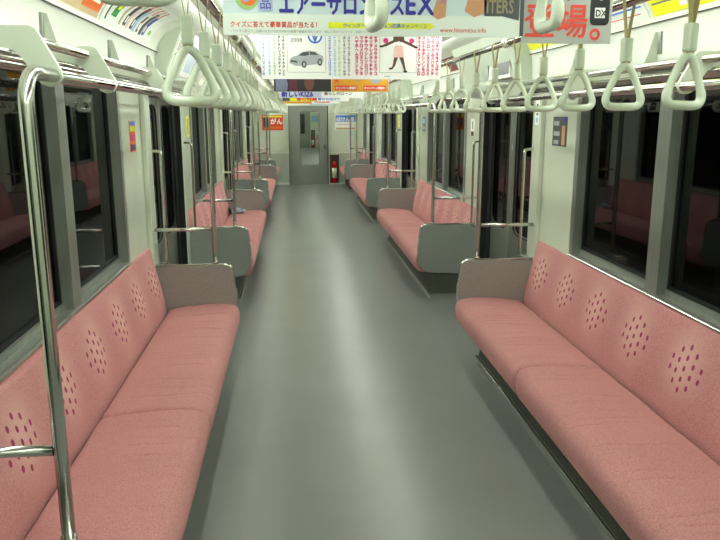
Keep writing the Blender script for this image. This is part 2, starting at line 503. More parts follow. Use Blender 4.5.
# ------------------------------------------------------------------ next carriage, seen through the end door window
Y2, Y2E = YEND+.9, YEND+19.6
struct(MB().box(-1.45, 1.45, YEND+.12, Y2E+.1, -.05, -.0).build('floor_next_carriage', M['floor']))
m = MB()
for s in (-1, 1):
    m.box(s*.62, s*.70, YEND+.10, Y2, 0, 2.30); m.box(s*.62, s*1.42, Y2, Y2+.06, 0, 2.30)
    m.box(s*WX, s*1.40, Y2+.06, Y2E, 0, 2.3)
m.box(-.62, .62, YEND+.10, Y2+.06, 2.0, 2.3)
struct(m.build('wall_next_carriage', M['wall']))
struct(MB().box(-1.3, 1.3, Y2+.06, Y2E, CZ, CZ+.05).build('ceiling_next_carriage', M['ceiling']))
m = MB()
for a, b in ((-1.3, -.475), (.475, .505), (.735, 1.3)): m.box(a, b, Y2E, Y2E+.10, 0, CZ)
m.box(.505, .735, Y2E, Y2E+.10, .9, CZ); m.box(.505, .735, Y2E+.085, Y2E+.1, 0, .9)
m.box(-.475, .475, Y2E, Y2E+.10, 1.87, CZ)
struct(m.build('wall_far_end', M['wall']))
m = MB(); m.box(.506, .734, Y2E+.075, Y2E+.0845, .001, .899)
tag(m.build('extinguisher_cabinet', M['niche']), 'dim niche beside the farthest door, seen through the door window', 'cabinet')
m = MB()
inn = ring_plate(m, (-.468, .468, .01, 1.865), (.025, 1.20), (.18, .5), .06, Y2E+.02, Y2E+.05, 'y')
r10 = sempty('door_10', (0, Y2E, 0)); child(m, 'door_leaf', M['door_grey'], r10)
g = MB(); g.prism(inn, Y2E+.033, Y2E+.037, 'y'); child(g, 'pane', M['glass'], r10)
extinguisher(.60, Y2E-.06, 'tiny red fire extinguisher at the far end of the next carriage')
m = MB(); m.box(.55, .88, Y2E-.004, Y2E-.0005, 1.30, 1.62)
tag(m.build('wall_poster', flat('poster_sky', (150, 185, 225))), 'pale blue poster on the far wall of the next carriage', 'poster')

# ------------------------------------------------------------------ benches
PXE = 1.266
BP = [(.772, .68), (.76, .62), (.750, .54), (.748, .47), (.752, .40), (.765, .345), (.79, .305), (.83, .275), (.89, .264), (1.0, .258), (1.266, .250)]
def part_profile():
    top = [(1.266, .698), (.825, .698), (.80, .696), (.783, .689)]
    return top + BP
def cushion(s, y0, y1):
    prof = [(1.19, .30), (.86, .262), (.80, .258), (.765, .266), (.742, .29), (.731, .325), (.726, .36), (.729, .395), (.742, .422), (.765, .436), (.80, .443),
            (.86, .446), (.93, .445), (1.0, .440), (1.08, .432), (1.14, .425), (1.172, .418), (1.186, .408), (1.190, .39), (1.190, .34)]
    fine = []
    for k in range(len(prof)-1):
        a, b = Vector(prof[k]), Vector(prof[k+1]); n = max(1, int((b-a).length/.03))
        for j in range(n): fine.append(a.lerp(b, j/n))
    fine.append(Vector(prof[-1]))
    L = y1-y0; ys = [0, .002, .006, .012, .02]; n = int(L/.006)
    ys = ys + [.03 + (L-.06)*k/n for k in range(n+1)] + [L-v for v in reversed([0, .002, .006, .012, .02])]
    cr = []
    q = .12
    while q < L-.08:
        cr.append((q, random.uniform(.003, .0075), random.uniform(.82, .95), random.uniform(.10, .2), random.uniform(-.06, .06)))
        q += random.choice((.05, .06, .09, .16, .2))
    seats = max(1, round(L/.44)); mb = MB(); rows = []; cen = Vector((.98, .35))
    for yy in ys:
        e = min(yy, L-yy); ins = 0 if e >= .03 else 0.024*(1-math.sqrt(max(0, 1-(1-e/.03)**2)))
        row = []
        for p in fine:
            x, z = p.x, p.y
            if z > .38:
                d = 0
                for (qc, dep, xc, w, sl) in cr:
                    t = (yy - qc - sl*(x-xc) - .01*math.sin(x*17+qc*9))/.006
                    if abs(t) < 3: d += dep*math.exp(-t*t)*math.exp(-((x-xc)/w)**2)
                z -= d
                z += .004*math.cos(2*PI*(yy/L*seats - .5))*math.exp(-((x-.95)/.2)**2)*-1
            v = Vector((x, z)); dr = (cen - v)
            if dr.length > 0: v = v + dr.normalized()*ins
            row.append(mb.bm.verts.new((s*v.x, y0+yy, v.y)))
        rows.append(row)
    for a, b in zip(rows, rows[1:]):
        for k in range(len(a)-1):
            f = mb.bm.faces.new([a[k], a[k+1], b[k+1], b[k]]); f.smooth = True
    for row in (rows[0], rows[-1]): mb.bm.faces.new(row)
    return mb
BK = [(1.206, .36), (1.200, .41), (1.199, .44), (1.203, .49), (1.210, .54), (1.220, .59), (1.232, .64), (1.245, .69), (1.257, .735), (1.268, .78), (1.275, .81), (1.282, .828), (1.287, .835)]
def bk_x(z):
    for a, b in zip(BK, BK[1:]):
        if a[1] <= z <= b[1]: return a[0] + (b[0]-a[0])*(z-a[1])/(b[1]-a[1])
    return BK[0][0]
def bulge(t, z):      # t in seats
    return -.007*(math.cos(2*PI*(t-.5)))*max(0, math.sin(PI*min(1, max(0, (z-.40)/.42))))
def backrest(s, y0, y1, seats):
    mb = MB(); rows = []; L = y1-y0; n = seats*14
    i0 = mb.mi(M['back']); i1 = mb.mi(M['dot']); lay = mb.bm.verts.layers.float.new('pale_oval')
    for k in range(n+1):
        t = k/n*seats; yy = y0+L*k/n
        e = min(k, n-k); sh = (0.012, .004, 0)[min(e, 2)]
        row = [mb.bm.verts.new((s*(x+bulge(t, z)+sh), yy, z-(sh*.6 if z > .8 else 0))) for x, z in BK]
        row += [mb.bm.verts.new((s*1.2995, yy, .832)), mb.bm.verts.new((s*1.2995, yy, .40))]
        rows.append(row)
        for v in row:
            dyy = ((t % 1)-.5)*L/seats; v[lay] = math.exp(-(dyy/.11)**2 - ((v.co.z-.66)/.12)**2)  # strongest mid-seat, fading outwards in an oval
    for a, b in zip(rows, rows[1:]):
        for k in range(len(a)-1):
            f = mb.bm.faces.new([a[k], a[k+1], b[k+1], b[k]]); f.smooth = k < len(BK)-1
    for row in (rows[0], rows[-1]): mb.bm.faces.new(row)
    bmesh.ops.recalc_face_normals(mb.bm, faces=list(mb.bm.faces))
    # woven groups of dots, one per seat
    for q in range(seats):
        cy = y0 + L*(q+.5)/seats - .015
        for ci, cnt in enumerate((2, 4, 5, 4, 2)):
            for j in range(cnt):
                dy = (ci-2)*.051; zc = .650 + (j-(cnt-1)/2)*.045
                if cnt % 2 == 0: pass
                ang = [2*PI*a/10 for a in range(10)]; vs = []
                for a in ang:
                    yy = cy+dy+.0092*math.cos(a); zz = zc+.0125*math.sin(a)
                    t = (yy-y0)/L*seats
                    vs.append(mb.bm.verts.new((s*(bk_x(zz)+bulge(t, zz)-.0016), yy, zz)))
                f = mb.bm.faces.new(vs); f.material_index = i1
    return mb
def bench(s, y0, y1, joint, seats, label, near_part=True, far_part=True):
    """bench frame, two seat cushions, backrest, end partitions, heater box and kick rail"""
    r = thing('bench_seat', (s*1.0, (y0+y1)/2, 0), label, 'bench', 'pink bench seats along both walls')
    a = y0+.034; b = y1-.004
    segs = [(a, joint-.0015), (joint+.0015, b)] if joint else [(a, b)]
    for p, q in segs: child(cushion(s, p, q), 'seat_cushion', M['seat'], r)
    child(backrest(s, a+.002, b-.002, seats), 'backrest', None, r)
    for near, yy in ((True, y0), (False, y1)):
        if near and not near_part or (not near and not far_part): continue
        m = MB(); prof = [(s*x, z) for x, z in part_profile()]
        m.prism(prof, yy, yy+.028); pt = child(m, 'partition', M['board'], r)
        cx, cz = 1.0, .48
        pin = [(s*(cx+(x-cx)*.985), cz+(z-cz)*.965) for x, z in part_profile()]
        yy2 = yy+.0282 if near else yy-.0002
        m = MB(); m.prism(pin, yy2, yy2+(.005 if near else -.005)); child(m, 'upholstered_pad', M['pad'], pt)
        m = MB()
        path = [(1.264, .704), (1.1, .704), (.95, .704), (.85, .704), (.822, .703), (.798, .698), (.781, .687), (.771, .672), (.764, .63), (.757, .58)]
        m.tube([(s*x, yy+.014, z) for x, z in path], .0095, seg=10)
        child(m, 'top_rail', M['chrome'], pt)
        m = MB(); m.tube([(s*x, yy+.014, z) for x, z in BP[2:]], .0075, seg=8); child(m, 'edge_trim', M['board'], pt)
    m = MB(); m.prism([(s*1.297, .063), (s*.872, .063), (s*.880, .10), (s*.895, .245), (s*1.297, .245)], y0+.0, y1-.13)
    hb = child(m, 'heater_box', M['dark'], r)
    m = MB()
    m.box(s*.850, s*.866, y0-.006, y1-.125, .056, .070, bev=.004); m.box(s*.866, s*1.297, y0-.008, y0-.0005, .058, .070)
    child(m, 'kick_rail', M['chrome'], r)
    m = MB(); m.box(s*.868, s*1.297, y0+.004, y1-.132, .0, .062); child(m, 'kick_plate', M['sill'], r)
    return r
place = {(-1, 0): 'near left bench', (1, 0): 'near right bench', (-1, 1): 'second left bench', (1, 1): 'second right bench',
         (-1, 2): 'third left bench', (1, 2): 'third right bench', (-1, 3): 'short end bench on the left', (1, 3): 'short end bench on the right'}
blabel = {(-1, 0): 'pink dotted bench on the left nearest the camera, under the large dark windows',
          (1, 0): 'pink dotted bench on the right nearest the camera, cushions joined midway',
          (-1, 1): 'second pink bench from the camera on the left, crumpled paper lying on it',
          (1, 1): 'second pink bench from the camera on the right, beyond the first door',
          (-1, 2): 'third pink bench from the camera on the left, before the far doors',
          (1, 2): 'third pink bench from the camera on the right, before the far doors',
          (-1, 3): 'short pink bench against the end wall, below the red poster',
          (1, 3): 'short pink bench against the end wall, beside the fire extinguisher'}
benches = {}
for s in (-1, 1):
    jt = 3.27 if s > 0 else 2.89
    b0 = bench(s, 1.50, 4.63, jt, 7, blabel[(s, 0)]); benches[(s, 0)] = b0
    for k in (1, 2):
        c = copy_tree(b0); c.location.y += PITCH*k; c['label'] = blabel[(s, k)]; benches[(s, k)] = c
    benches[(s, 3)] = bench(s, 15.67, YEND-.022, None, 3, blabel[(s, 3)], far_part=False)
c = copy_tree(benches[(1, 0)]); c.location.y = 34.2; c['label'] = 'bench in the next carriage, glimpsed through the end door window'

# ------------------------------------------------------------------ grab poles, crossbars, luggage racks
RX, RZ = .877, 1.755
def pole(s, y, d, label):
    """stanchion standing on a bench partition; d = direction in which its top bends into the rack"""
    r = thing('grab_pole', (s*RX, y, .714), label, 'pole', 'stanchions on the bench partitions')
    m = MB(); R = .065
    pts = [(s*RX, y, .7145), (s*RX, y, 1.2), (s*RX, y, RZ-R)]
    pts += [(s*RX, y + d*R*(1-math.cos(a)), RZ-R+R*math.sin(a)) for a in [PI/2*k/8 for k in range(1, 9)]]
    pts.append((s*RX, y+d*(R+.115), RZ))
    m.tube(pts, .0155, seg=16)
    child(m, 'post', M['chrome'], r)
    we = 1.2675 if d < 0 else 1.299
    m = MB(); m.tube([(s*(RX+.014), y, .94), (s*(we-.010), y, .94)], .0125, seg=12)
    child(m, 'crossbar', M['chrome'], r)
    m = MB(); m.tube([(s*(we-.010), y, .94), (s*we, y, .94)], .017, seg=14); child(m, 'flange', M['bracket'], r)
    m = MB(); m.tube([(s*RX, y, .7142), (s*RX, y, .726)], .0185, seg=14); child(m, 'foot_collar', M['chrome'], r)
    return r
nth = ('nearest', 'second', 'third', 'fourth')
for s, sd in ((-1, 'left'), (1, 'right')):
    for k in range(4):
        y0 = 1.514 + PITCH*k + (.16-.151 if k == 3 else 0)
        pole(s, y0, 1, 'chrome pole at the near end of the %s' % place[(s, k)])
        if k < 3: pole(s, y0+3.13, -1, 'chrome pole at the far end of the %s' % place[(s, k)])

def rack(s, y0, y1, brs, label):
    r = thing('luggage_rack', (s*1.1, (y0+y1)/2, 1.76), label, 'luggage rack', 'overhead racks above the benches')
    rails = [(RX, RZ, .0155, brs[0], brs[-1]), (.940, 1.838, .013, brs[0]-.0, brs[-1]), (.975, 1.806, .008, y0+.05, y1-.05), (1.045, 1.806, .008, y0+.05, y1-.05),
             (1.115, 1.806, .008, y0+.05, y1-.05), (1.170, 1.806, .008, y0+.05, y1-.05)]
    for i, (x, z, rad, a, b) in enumerate(rails):
        m = MB(); m.tube([(s*x, a, z), (s*x, b, z)], rad, seg=12)
        child(m, 'front_rail' if i == 0 else ('guard_rail' if i == 1 else 'rack_rail'), M['chrome'], r)
    for yb in brs:
        m = MB()
        pl = [(RX+.012, RZ-.024), (RX-.008, RZ-.020), (RX-.018, RZ-.004), (RX-.016, RZ+.012), (.902, 1.845), (.910, 1.857), (.925, 1.863), (1.186, 1.860), (1.192, 1.816),
              (1.05, 1.8155), (.985, 1.8155), (.965, 1.813), (.95, 1.802), (.935, 1.782), (.905, 1.737)]
        m.prism([(s*x, z) for x, z in pl], yb-.006, yb+.006)
        br = child(m, 'bracket', M['bracket'], r)
    for yb in ((y0+.13, y0+1.12, y0+2.02, y0+2.90) if s < 0 else (y0+.12, y0+.70, y0+1.49, y0+2.34)):
        if yb > y1-.08: continue
        m = MB(); m.prism([(s*1.192, 1.8645), (s*1.128, 1.8645), (s*1.146, 1.91), (s*1.172, 2.005), (s*1.187, 2.01)], yb-.004, yb+.004)
        br = child(m, 'support_fin', M['bracket'], r)
        m = MB(); m.prism([(s*1.192, 1.915), (s*1.182, 1.915), (s*1.178, 2.005), (s*1.188, 2.005)], yb-.04, yb-.018)
        child(m, 'hinge_cover', M['alu'], br)
    return r
for s, sd in ((-1, 'left'), (1, 'right')):
    for k in range(3):
        o = PITCH*k
        if k == 0:
            r0 = rack(s, 1.51, 4.63, [1.705, 2.205, 3.135, 4.065, 4.455], 'chrome luggage rack with white brackets above the %s' % place[(s, 0)])
        else:
            r1 = copy_tree(r0); r1.location.y += o; r1['label'] = 'chrome luggage rack with white brackets above the %s' % place[(s, k)]
    rack(s, 15.67, 17.40, [15.865, 16.45, 17.2], 'chrome luggage rack with white brackets above the %s' % place[(s, 3)])

# grab rails on the door pillars
for s, sd in ((-1, 'left'), (1, 'right')):
    for k in (1, 2, 3):
        for q, wd in ((-1, 'near'), (1, 'far')):
            y = door_c[k] + q*.69
            m = MB(); x = 1.205
            pts = smooth_pts([(s*1.2675, y, 1.44), (s*1.24, y, 1.44), (s*1.215, y, 1.435), (s*x, y, 1.41), (s*x, y, 1.2), (s*x, y, .9), (s*x, y, .73), (s*1.215, y, .705), (s*1.24, y, .70), (s*1.2675, y, .70)], sub=3)
            m.tube(pts, .0105, seg=10)
            o = m.build('grab_rail', M['chrome'], None, origin=(s*1.29, y, .70))
            tag(o, 'upright chrome grab rail at the %s edge of the %s door on the %s' % (wd, ('', 'nearest', 'second', 'third')[k], sd), 'grab rail', 'grab rails beside the doors')

# ------------------------------------------------------------------ overhead strap pipes and hand straps
PX, PZ = .58, 1.978
for s, sd in ((-1, 'left'), (1, 'right')):
    PZ = 1.972 if s > 0 else 1.982
    r = thing('strap_pipe', (s*PX, 0, PZ), 'long chrome overhead pipe carrying the hand straps on the %s' % sd, 'pipe')
    m = MB(); m.tube([(s*PX, YB, PZ), (s*PX, YEND, PZ)], .0145, seg=12); child(m, 'pipe', M['chrome'], r)
    y = 1.48
    for k in range(4):
        for dy in (0, 1.66, 3.2):
            yy = 1.47 + PITCH*k + dy
            if yy > YEND-.1: continue
            m = MB(); m.tube([(s*PX, yy, PZ+.012), (s*PX, yy, 2.233)], .011, seg=10); m.tube([(s*PX, yy-.03, PZ), (s*PX, yy+.03, PZ)], .021, seg=12)
            child(m, 'hanger', M['strap'], r)

def make_strap(loc, label, drop=0.0):
    """hung from a pipe through the origin; drop shortens the webbing"""
    r = thing('hand_strap', loc, label, 'hand strap', 'white triangular hand straps')
    m = MB(); ap = .118
    base = -.282 + drop
    tri = [(0, .113), (-.018, .101), (-.036, .068), (-.050, .036), (-.054, .018), (-.046, .004), (-.028, 0), (0, 0), (.028, 0), (.046, .004), (.054, .018), (.050, .036), (.036, .068), (.018, .101)]
    P = smooth_pts([(x, 0, base+z) for x, z in tri], closed=True, sub=3)
    rad = [.0098 if p.z-base > .03 else .0113 for p in P]
    m.tube(P, rad, closed=True, seg=10)
    h = m.build('handle', M['strap'], r)
    t = base + .118
    m = MB(); m.box(-.0140, .0140, -.0125, .0125, t+.004, t+.068, bev=.006); m.build('sleeve', M['strap'], r)
    m = MB(); m.box(-.011, .011, -.006, .006, t-.012, t+.007); m.build('connector', M['belt'], r)
    m = MB()
    w = .009; R0 = .0168
    prof = [(-.003, t+.064), (-R0, -.002)] + [(-R0*math.cos(PI*k/8), R0*math.sin(PI*k/8)) for k in range(9)] + [(R0, -.002), (.003, t+.064)]
    inner = [(.0015, t+.064), (R0-.0018, -.002)] + [((R0-.0018)*math.cos(PI*k/8), (R0-.0018)*math.sin(PI*k/8)) for k in range(9)] + [(-R0+.0018, -.002), (-.0015, t+.064)]
    m.prism(prof + inner, -w*.8, w*.8, 'y')
    m.build('webbing', M['belt'], r)
    return r
ordn = ('first', 'second', 'third', 'fourth', 'fifth', 'sixth', 'seventh', 'eighth', 'ninth', 'tenth')
proto = None
for s, sd in ((-1, 'left'), (1, 'right')):
    PZ = 1.972 if s > 0 else 1.982
    for k in range(4):
        n = 10 if k < 3 else 4
        for i in range(n):
            y = (1.652 if s > 0 else 1.69) + PITCH*k + .333*i
            if k == 3: y = 15.9 + .37*i
            lab = 'white triangular hand strap above the %s, %s from the camera' % (place[(s, k)], ordn[i])
            if proto is None: proto = make_strap((s*PX, y, PZ), lab); o = proto
            else:
                o = copy_tree(proto); o.location = (s*PX, y, PZ); o['label'] = lab
            o.rotation_euler = (random.uniform(-.03, .03), random.uniform(-.02, .02), random.uniform(-.12, .2))
            if s > 0 and k == 0 and i == 0: o.rotation_euler = (0, .02, .30)
PZ = 1.978
# short straps over the doorway, just in front of the first hanging poster
m = MB(); m.tube([(-PX+.012, 1.30, 2.10), (PX-.012, 1.30, 2.10)], .0145, seg=12)
cb = m.build('strap_pipe', M['chrome'], None, origin=(0, 1.30, 2.10)); tag(cb, 'short chrome cross pipe above the picture, carrying two straps over the aisle', 'pipe')
m = MB()
for q in (-1, 1): m.tube([(q*.50, 1.30, 2.11), (q*.50, 1.30, 2.233)], .011)
m.build('hanger', M['strap'], cb).location = (0, -1.30, -2.10)
for x, lab in ((-.198, 'hand strap hanging edge-on in front of the blue lettering, left of two'), (.112, 'hand strap hanging in front of the red lettering at the top right')):
    o = copy_tree(proto); o.location = (x, 1.30, 2.106); o.rotation_euler = (0, 0, PI/2 + (.08 if x < 0 else -.05)); o['label'] = lab
o = copy_tree(proto); o.location = (-.57, 1.13, PZ+.141); o.rotation_euler = (0, 0, .1); o['label'] = 'large near hand strap cut off by the top of the picture at left'
m = MB(); m.tube([(-.57, .98, PZ+.141), (-.57, 1.27, PZ+.141)], .0145); m.tube([(-.57, 1.2, PZ+.145), (-.57, 1.2, 2.233)], .01)
tag(m.build('strap_pipe', M['chrome'], None, origin=(-.57, 1.13, PZ+.14)), 'short raised pipe holding the near strap at the upper left', 'pipe')

# ------------------------------------------------------------------ lettering
def text(body, x, y, z, size, m, parent, ws=1.0, align='LEFT', name='lettering', line=1.0, bold=0.0, rot=(PI/2, 0, 0), name_loc=None):
    cu = bpy.data.curves.new('t', 'FONT'); cu.body = body; cu.size = size; cu.align_x = align; cu.space_line = line
    cu.resolution_u = 2
    to = bpy.data.objects.new('t', cu); C.objects.link(to)
    dg = bpy.context.evaluated_depsgraph_get(); dg.update()
    me = bpy.data.meshes.new_from_object(to.evaluated_get(dg))
    bpy.data.objects.remove(to); bpy.data.curves.remove(cu)
    if bold:
        t_ = bmesh.new()
        for q, (u, v) in enumerate(((-bold, 0), (bold, 0), (0, -bold), (0, bold))):
            t2 = bmesh.new(); t2.from_mesh(me); bmesh.ops.translate(t2, verts=list(t2.verts), vec=(u, v, .00003*q))
            m2 = bpy.data.meshes.new('x'); t2.to_mesh(m2); t2.free(); t_.from_mesh(m2); bpy.data.meshes.remove(m2)
        t_.to_mesh(me); t_.free()
    me.materials.clear(); me.materials.append(m); me.name = name
    R = Matrix.Translation((x, y, z)) @ Matrix.Rotation(rot[2], 4, 'Z') @ Matrix.Rotation(rot[0], 4, 'X') @ Matrix.Diagonal((ws, 1, 1, 1))
    me.transform(R)
    loc = Vector(parent.location) if parent.parent is None else WL[parent.name]
    me.transform(Matrix.Translation(-loc))
    o = bpy.data.objects.new(name, me); C.objects.link(o); o.parent = parent; WL[o.name] = loc
    return o
def poly(parent, pts, y, m, name, th=.0004):
    mb = MB(); mb.prism(pts, y, y-th, 'y'); return child(mb, name, m, parent)
def ell(cx, cz, rx, rz, n=20): return [(cx+rx*math.cos(2*PI*k/n), cz+rz*math.sin(2*PI*k/n)) for k in range(n)]
def rect(x0, x1, z0, z1): return [(x0, z0), (x1, z0), (x1, z1), (x0, z1)]

def hanging_ad(y, x0, x1, z0, m, label, h=.362):
    r = thing('hanging_poster', ((x0+x1)/2, y, z0), label, 'poster', 'posters hanging across the aisle')
    b = MB(); b.box(x0, x1, y, y+.003, z0, z0+h-.002); child(b, 'sheet', m, r)
    b = MB(); b.box(x0, x1, y-.006, y+.010, z0+h-.004, z0+h+.008, bev=.002); child(b, 'clip_bar', M['alu'], r)
    return r
Z0 = 1.866
K = 'アイウエオカキクケコサシスセソタチツテトナニヌネノハヒフヘホマミムメモヤユヨラリルレロワヲン'
def column(n, seed):
    rr = random.Random(seed); return '\n'.join(rr.choice(K) for _ in range(n))
# first, wide poster
a = hanging_ad(1.90, -.517, .247, Z0, M['pale_blue'], 'large pale blue hanging poster with big blue lettering, nearest the camera')
y = 1.8995
poly(a, rect(-.517, .247, Z0, Z0+.052), y, M['paper'], 'lower_band')
poly(a, [(-.252, 1.885), (.012, 1.885), (.022, 1.892), (.012, 1.899), (-.252, 1.899)], y-.0006, M['yellow'], 'yellow_band')
for i, ch in enumerate('エアーサロンパスEX'):
    w = .041
    text(ch, -.378 + i*w*.98 - (.000 if ch == 'E' else .006 if ch == 'X' else 0), y-.001, 1.921, .056 if ch not in 'EX' else .068, M['navy'], a, ws=.74 if ch not in 'EX' else .86, name='blue_lettering', bold=.0022)
text('クイズに答えて豪華賞品が当たる！', -.50, y-.001, 1.8865, .0155, M['red'], a, ws=.92, bold=.0003, name='red_lettering')
text('ウィンターバケーション応募キャンペーン', -.215, y-.0016, 1.8875, .0115, M['blue'], a, ws=1.0, bold=.0002, name='blue_small_lettering')
text('・クイズに答えてご応募いただいた方の中から抽選で賞品が当たります・詳しくはホームページ・店頭チラシ', -.50, y-.001, 1.8735, .0072, M['grey_text'], a, ws=1.0, name='small_print')
text('www.hisamitsu.info', .036, y-.001, 1.8775, .0165, M['red'], a, ws=.95, name='web_address')
for (cx_, r0, mm) in ((-.455, .030, 'light_green'), (-.452, .022, 'orange'), (-.458, .012, 'light_blue')):
    poly(a, ell(cx_, 1.958, r0, r0), y-.0006-.0005*(.03-r0)*40, M[mm], 'round_picture')
poly(a, rect(-.428, -.392, 1.925, 2.03), y-.0006, flat('pale_violet', (176, 184, 224)), 'badge')
text('賞\n品', -.425, y-.0014, 1.962, .032, M['navy'], a, ws=.95, name='badge_lettering', line=.95)
poly(a, [(.10, 1.93), (.125, 1.915), (.155, 1.925), (.16, 1.99), (.12, 2.0)], y-.0006, M['skin'], 'picture')
poly(a, [(.15, 1.985), (.19, 1.988), (.244, 1.962), (.244, 1.908), (.20, 1.918), (.152, 1.918)], y-.0006, M['dark_grey'], 'picture_ground')
text('ITERS', .156, y-.0014, 1.926, .046, flat('khaki', (150, 140, 100)), a, ws=.66, name='picture_lettering', bold=.001)
poly(a, [(.015, 1.918), (.03, 1.908), (.05, 1.915), (.056, 2.0), (.04, 2.0)], y-.0006, M['skin'], 'picture')
text('新\n発\n売', .036, y-.0014, 1.985, .018, M['blue'], a, ws=.8, name='side_lettering')
# right-hand poster of the same holder
b_ = hanging_ad(1.912, .257, .500, 1.853, M['grey_paper'], 'grey hanging poster with bold red characters at the top right')
y = 1.9115
text('登', .262, y-.001, 1.876, .090, M['red'], b_, ws=.95, bold=.0016, name='red_lettering')
text('場', .350, y-.001, 1.876, .090, M['red'], b_, ws=.95, bold=.0016, name='red_lettering')
text('。', .438, y-.001, 1.868, .095, M['red'], b_, ws=.95, bold=.0016, name='red_lettering')
text('5月上旬', .27, y-.001, 1.965, .034, M['black'], b_, ws=1.0, bold=.0015, name='black_lettering')
poly(b_, rrect(.466, 2.00, .026, .10, .012), y-.0005, M['black'], 'can_picture')
poly(b_, rect(.452, .480, 1.918, 1.944), y-.0012, M['white'], 'can_label')
text('DX', .4535, y-.002, 1.922, .024, M['black'], b_, ws=.85, bold=.0006, name='can_lettering')
text('S\nA\nG', .458, y-.002, 1.998, .022, M['white'], b_, ws=.9, bold=.0006, name='can_lettering', line=.8)
b3 = MB(); b3.box(.247, .257, 1.898, 1.914, 1.87, 2.23, bev=.001); child(b3, 'joint_strip', M['dark_grey'], b_)

# second poster: white with a silver car, columns of text and a jumping figure
YA = 4.22
a = hanging_ad(YA, -.522, .512, 1.868, M['white'], 'white hanging poster with a silver car and magenta text columns')
y = YA-.0005
def ax(px): return (px-293.6)/709.9*YA*1.0 - .344 + (px-360)*.0000
def pxx(px):   # picture column to x on this poster
    return -.522 + (px-262)*(1.034/179.0)
for px, c, sd in ((264.5, 'blue', 1), (270, 'light_blue', 2), (275, 'light_green', 3), (280, 'black', 4), (284, 'dark_grey', 5),
              (329.5, 'blue', 6), (334.5, 'light_blue', 7), (339, 'light_green', 8), (344, 'dark_grey', 9), (348.5, 'dark_grey', 10)):
    text(column(11, sd), pxx(px)-.010, y-.0008, 2.088, .021, M[c], a, ws=.85, line=.95, bold=.0008, name='text_column')
for px, sd in ((356.3, 11), (361, 12), (365.8, 13), (370.5, 14), (375.2, 15), (418.7, 16), (423.3, 17), (428, 18), (432.6, 19), (437.2, 20)):
    text(column(10, sd), pxx(px)-.0125, y-.0008, 2.088, .0235, M['magenta'], a, ws=.95, line=.93, bold=.0016, name='text_column')
def frame(x0, x1, z0, z1, t=.0015):
    b = MB()
    b.box(x0, x1, y-.001, y, z0, z0+t); b.box(x0, x1, y-.001, y, z1-t, z1); b.box(x0, x0+t, y-.001, y, z0+t, z1-t); b.box(x1-t, x1, y-.001, y, z0+t, z1-t)
    child(b, 'picture_frame', M['dark_grey'], a)
frame(pxx(287.5), pxx(325.5), 1.905, 2.20); frame(pxx(379), pxx(416), 1.905, 2.20)
text('2008', pxx(291), y-.0008, 2.072, .030, M['dark_grey'], a, ws=1.1, name='year_lettering')
poly(a, ell(pxx(315), 2.105, .042, .042), y-.0002, M['blue'], 'round_emblem'); poly(a, ell(pxx(315), 2.105, .032, .032), y-.0008, M['white'], 'emblem_inner')
b = MB()
for q in (-1, 0, 1): b.prism([(pxx(315)-.004+q*.0, 2.105-.033), (pxx(315)+.004, 2.105-.033), (pxx(315)+.004+q*.02, 2.105+.02), (pxx(315)-.004+q*.02, 2.105+.02)], y-.0012-.0001*q, y-.0015-.0001*q)
child(b, 'emblem_spokes', M['blue'], a)
cx = pxx(306)
car = [(-.095, .0), (-.093, .022), (-.075, .036), (-.05, .042), (-.022, .062), (.02, .070), (.055, .064), (.08, .046), (.096, .040), (.098, .015), (.085, .0), (.06, -.004), (-.02, -.014), (-.06, -.014)]
poly(a, [(cx+u, 1.955+v) for u, v in car], y-.0008, M['silver'], 'car_picture')
poly(a, [(cx+u, 1.955+v) for u, v in ((-.045, .043), (-.018, .059), (.015, .063), (.018, .046), (-.01, .040))], y-.0014, M['dark_grey'], 'car_window')
poly(a, [(cx+u, 1.955+v) for u, v in ((.022, .047), (.022, .063), (.050, .060), (.070, .046))], y-.0014, M['dark_grey'], 'car_window')
poly(a, [(cx+u, 1.955+v) for u, v in ((-.088, .008), (-.05, .002), (-.05, .012), (-.088, .018))], y-.0014, M['dark_grey'], 'car_grille')
for wx, wz in ((-.012, -.006), (.078, .006)):
    poly(a, ell(cx+wx, 1.955+wz, .014, .019), y-.0014, M['black'], 'car_wheel'); poly(a, ell(cx+wx, 1.955+wz, .008, .012), y-.002, M['silver'], 'car_hub')
fx = pxx(398)
F = lambda pts: [(fx+u, 1.99+v) for u, v in pts]
poly(a, F([(-.03, .0), (.03, .0), (.026, .06), (.012, .07), (-.012, .07), (-.026, .06)]), y-.0008, M['pink'], 'figure_dress')
poly(a, F([(-.026, .0), (-.004, .0), (-.022, -.05), (-.036, -.065), (-.046, -.065), (-.034, -.045)]), y-.0014, M['brown'], 'figure_limb')
poly(a, F([(.004, .0), (.028, .0), (.036, -.04), (.044, -.075), (.034, -.075), (.022, -.04)]), y-.0014, M['brown'], 'figure_limb')
poly(a, F([(-.02, .10), (-.02, .085), (-.07, .062), (-.095, .055), (-.10, .064), (-.072, .078)]), y-.0014, M['brown'], 'figure_limb')
poly(a, F([(.02, .10), (.02, .085), (.07, .062), (.095, .052), (.10, .062), (.072, .078)]), y-.0014, M['brown'], 'figure_limb')
poly(a, F([(-.03, .12), (.03, .12), (.034, .085), (-.034, .085)]), y-.002, M['brown'], 'figure_top')
poly(a, F(ell(0, .077, .011, .012)), y-.0024, M['white'], 'figure_face')
for u, v in ((-.045, -.062), (.04, -.078), (-.10, .060), (.10, .056)): poly(a, F(ell(u, v, .012, .006, 10)), y-.0022, M['black'], 'figure_shoe')
for u in (-.075, .075): poly(a, F(ell(u, .092, .015, .015)), y-.0008, M['magenta'], 'pink_spot')
text('www.', pxx(384), y-.0008, 1.90-.018, .014, M['dark_grey'], a, name='small_print')

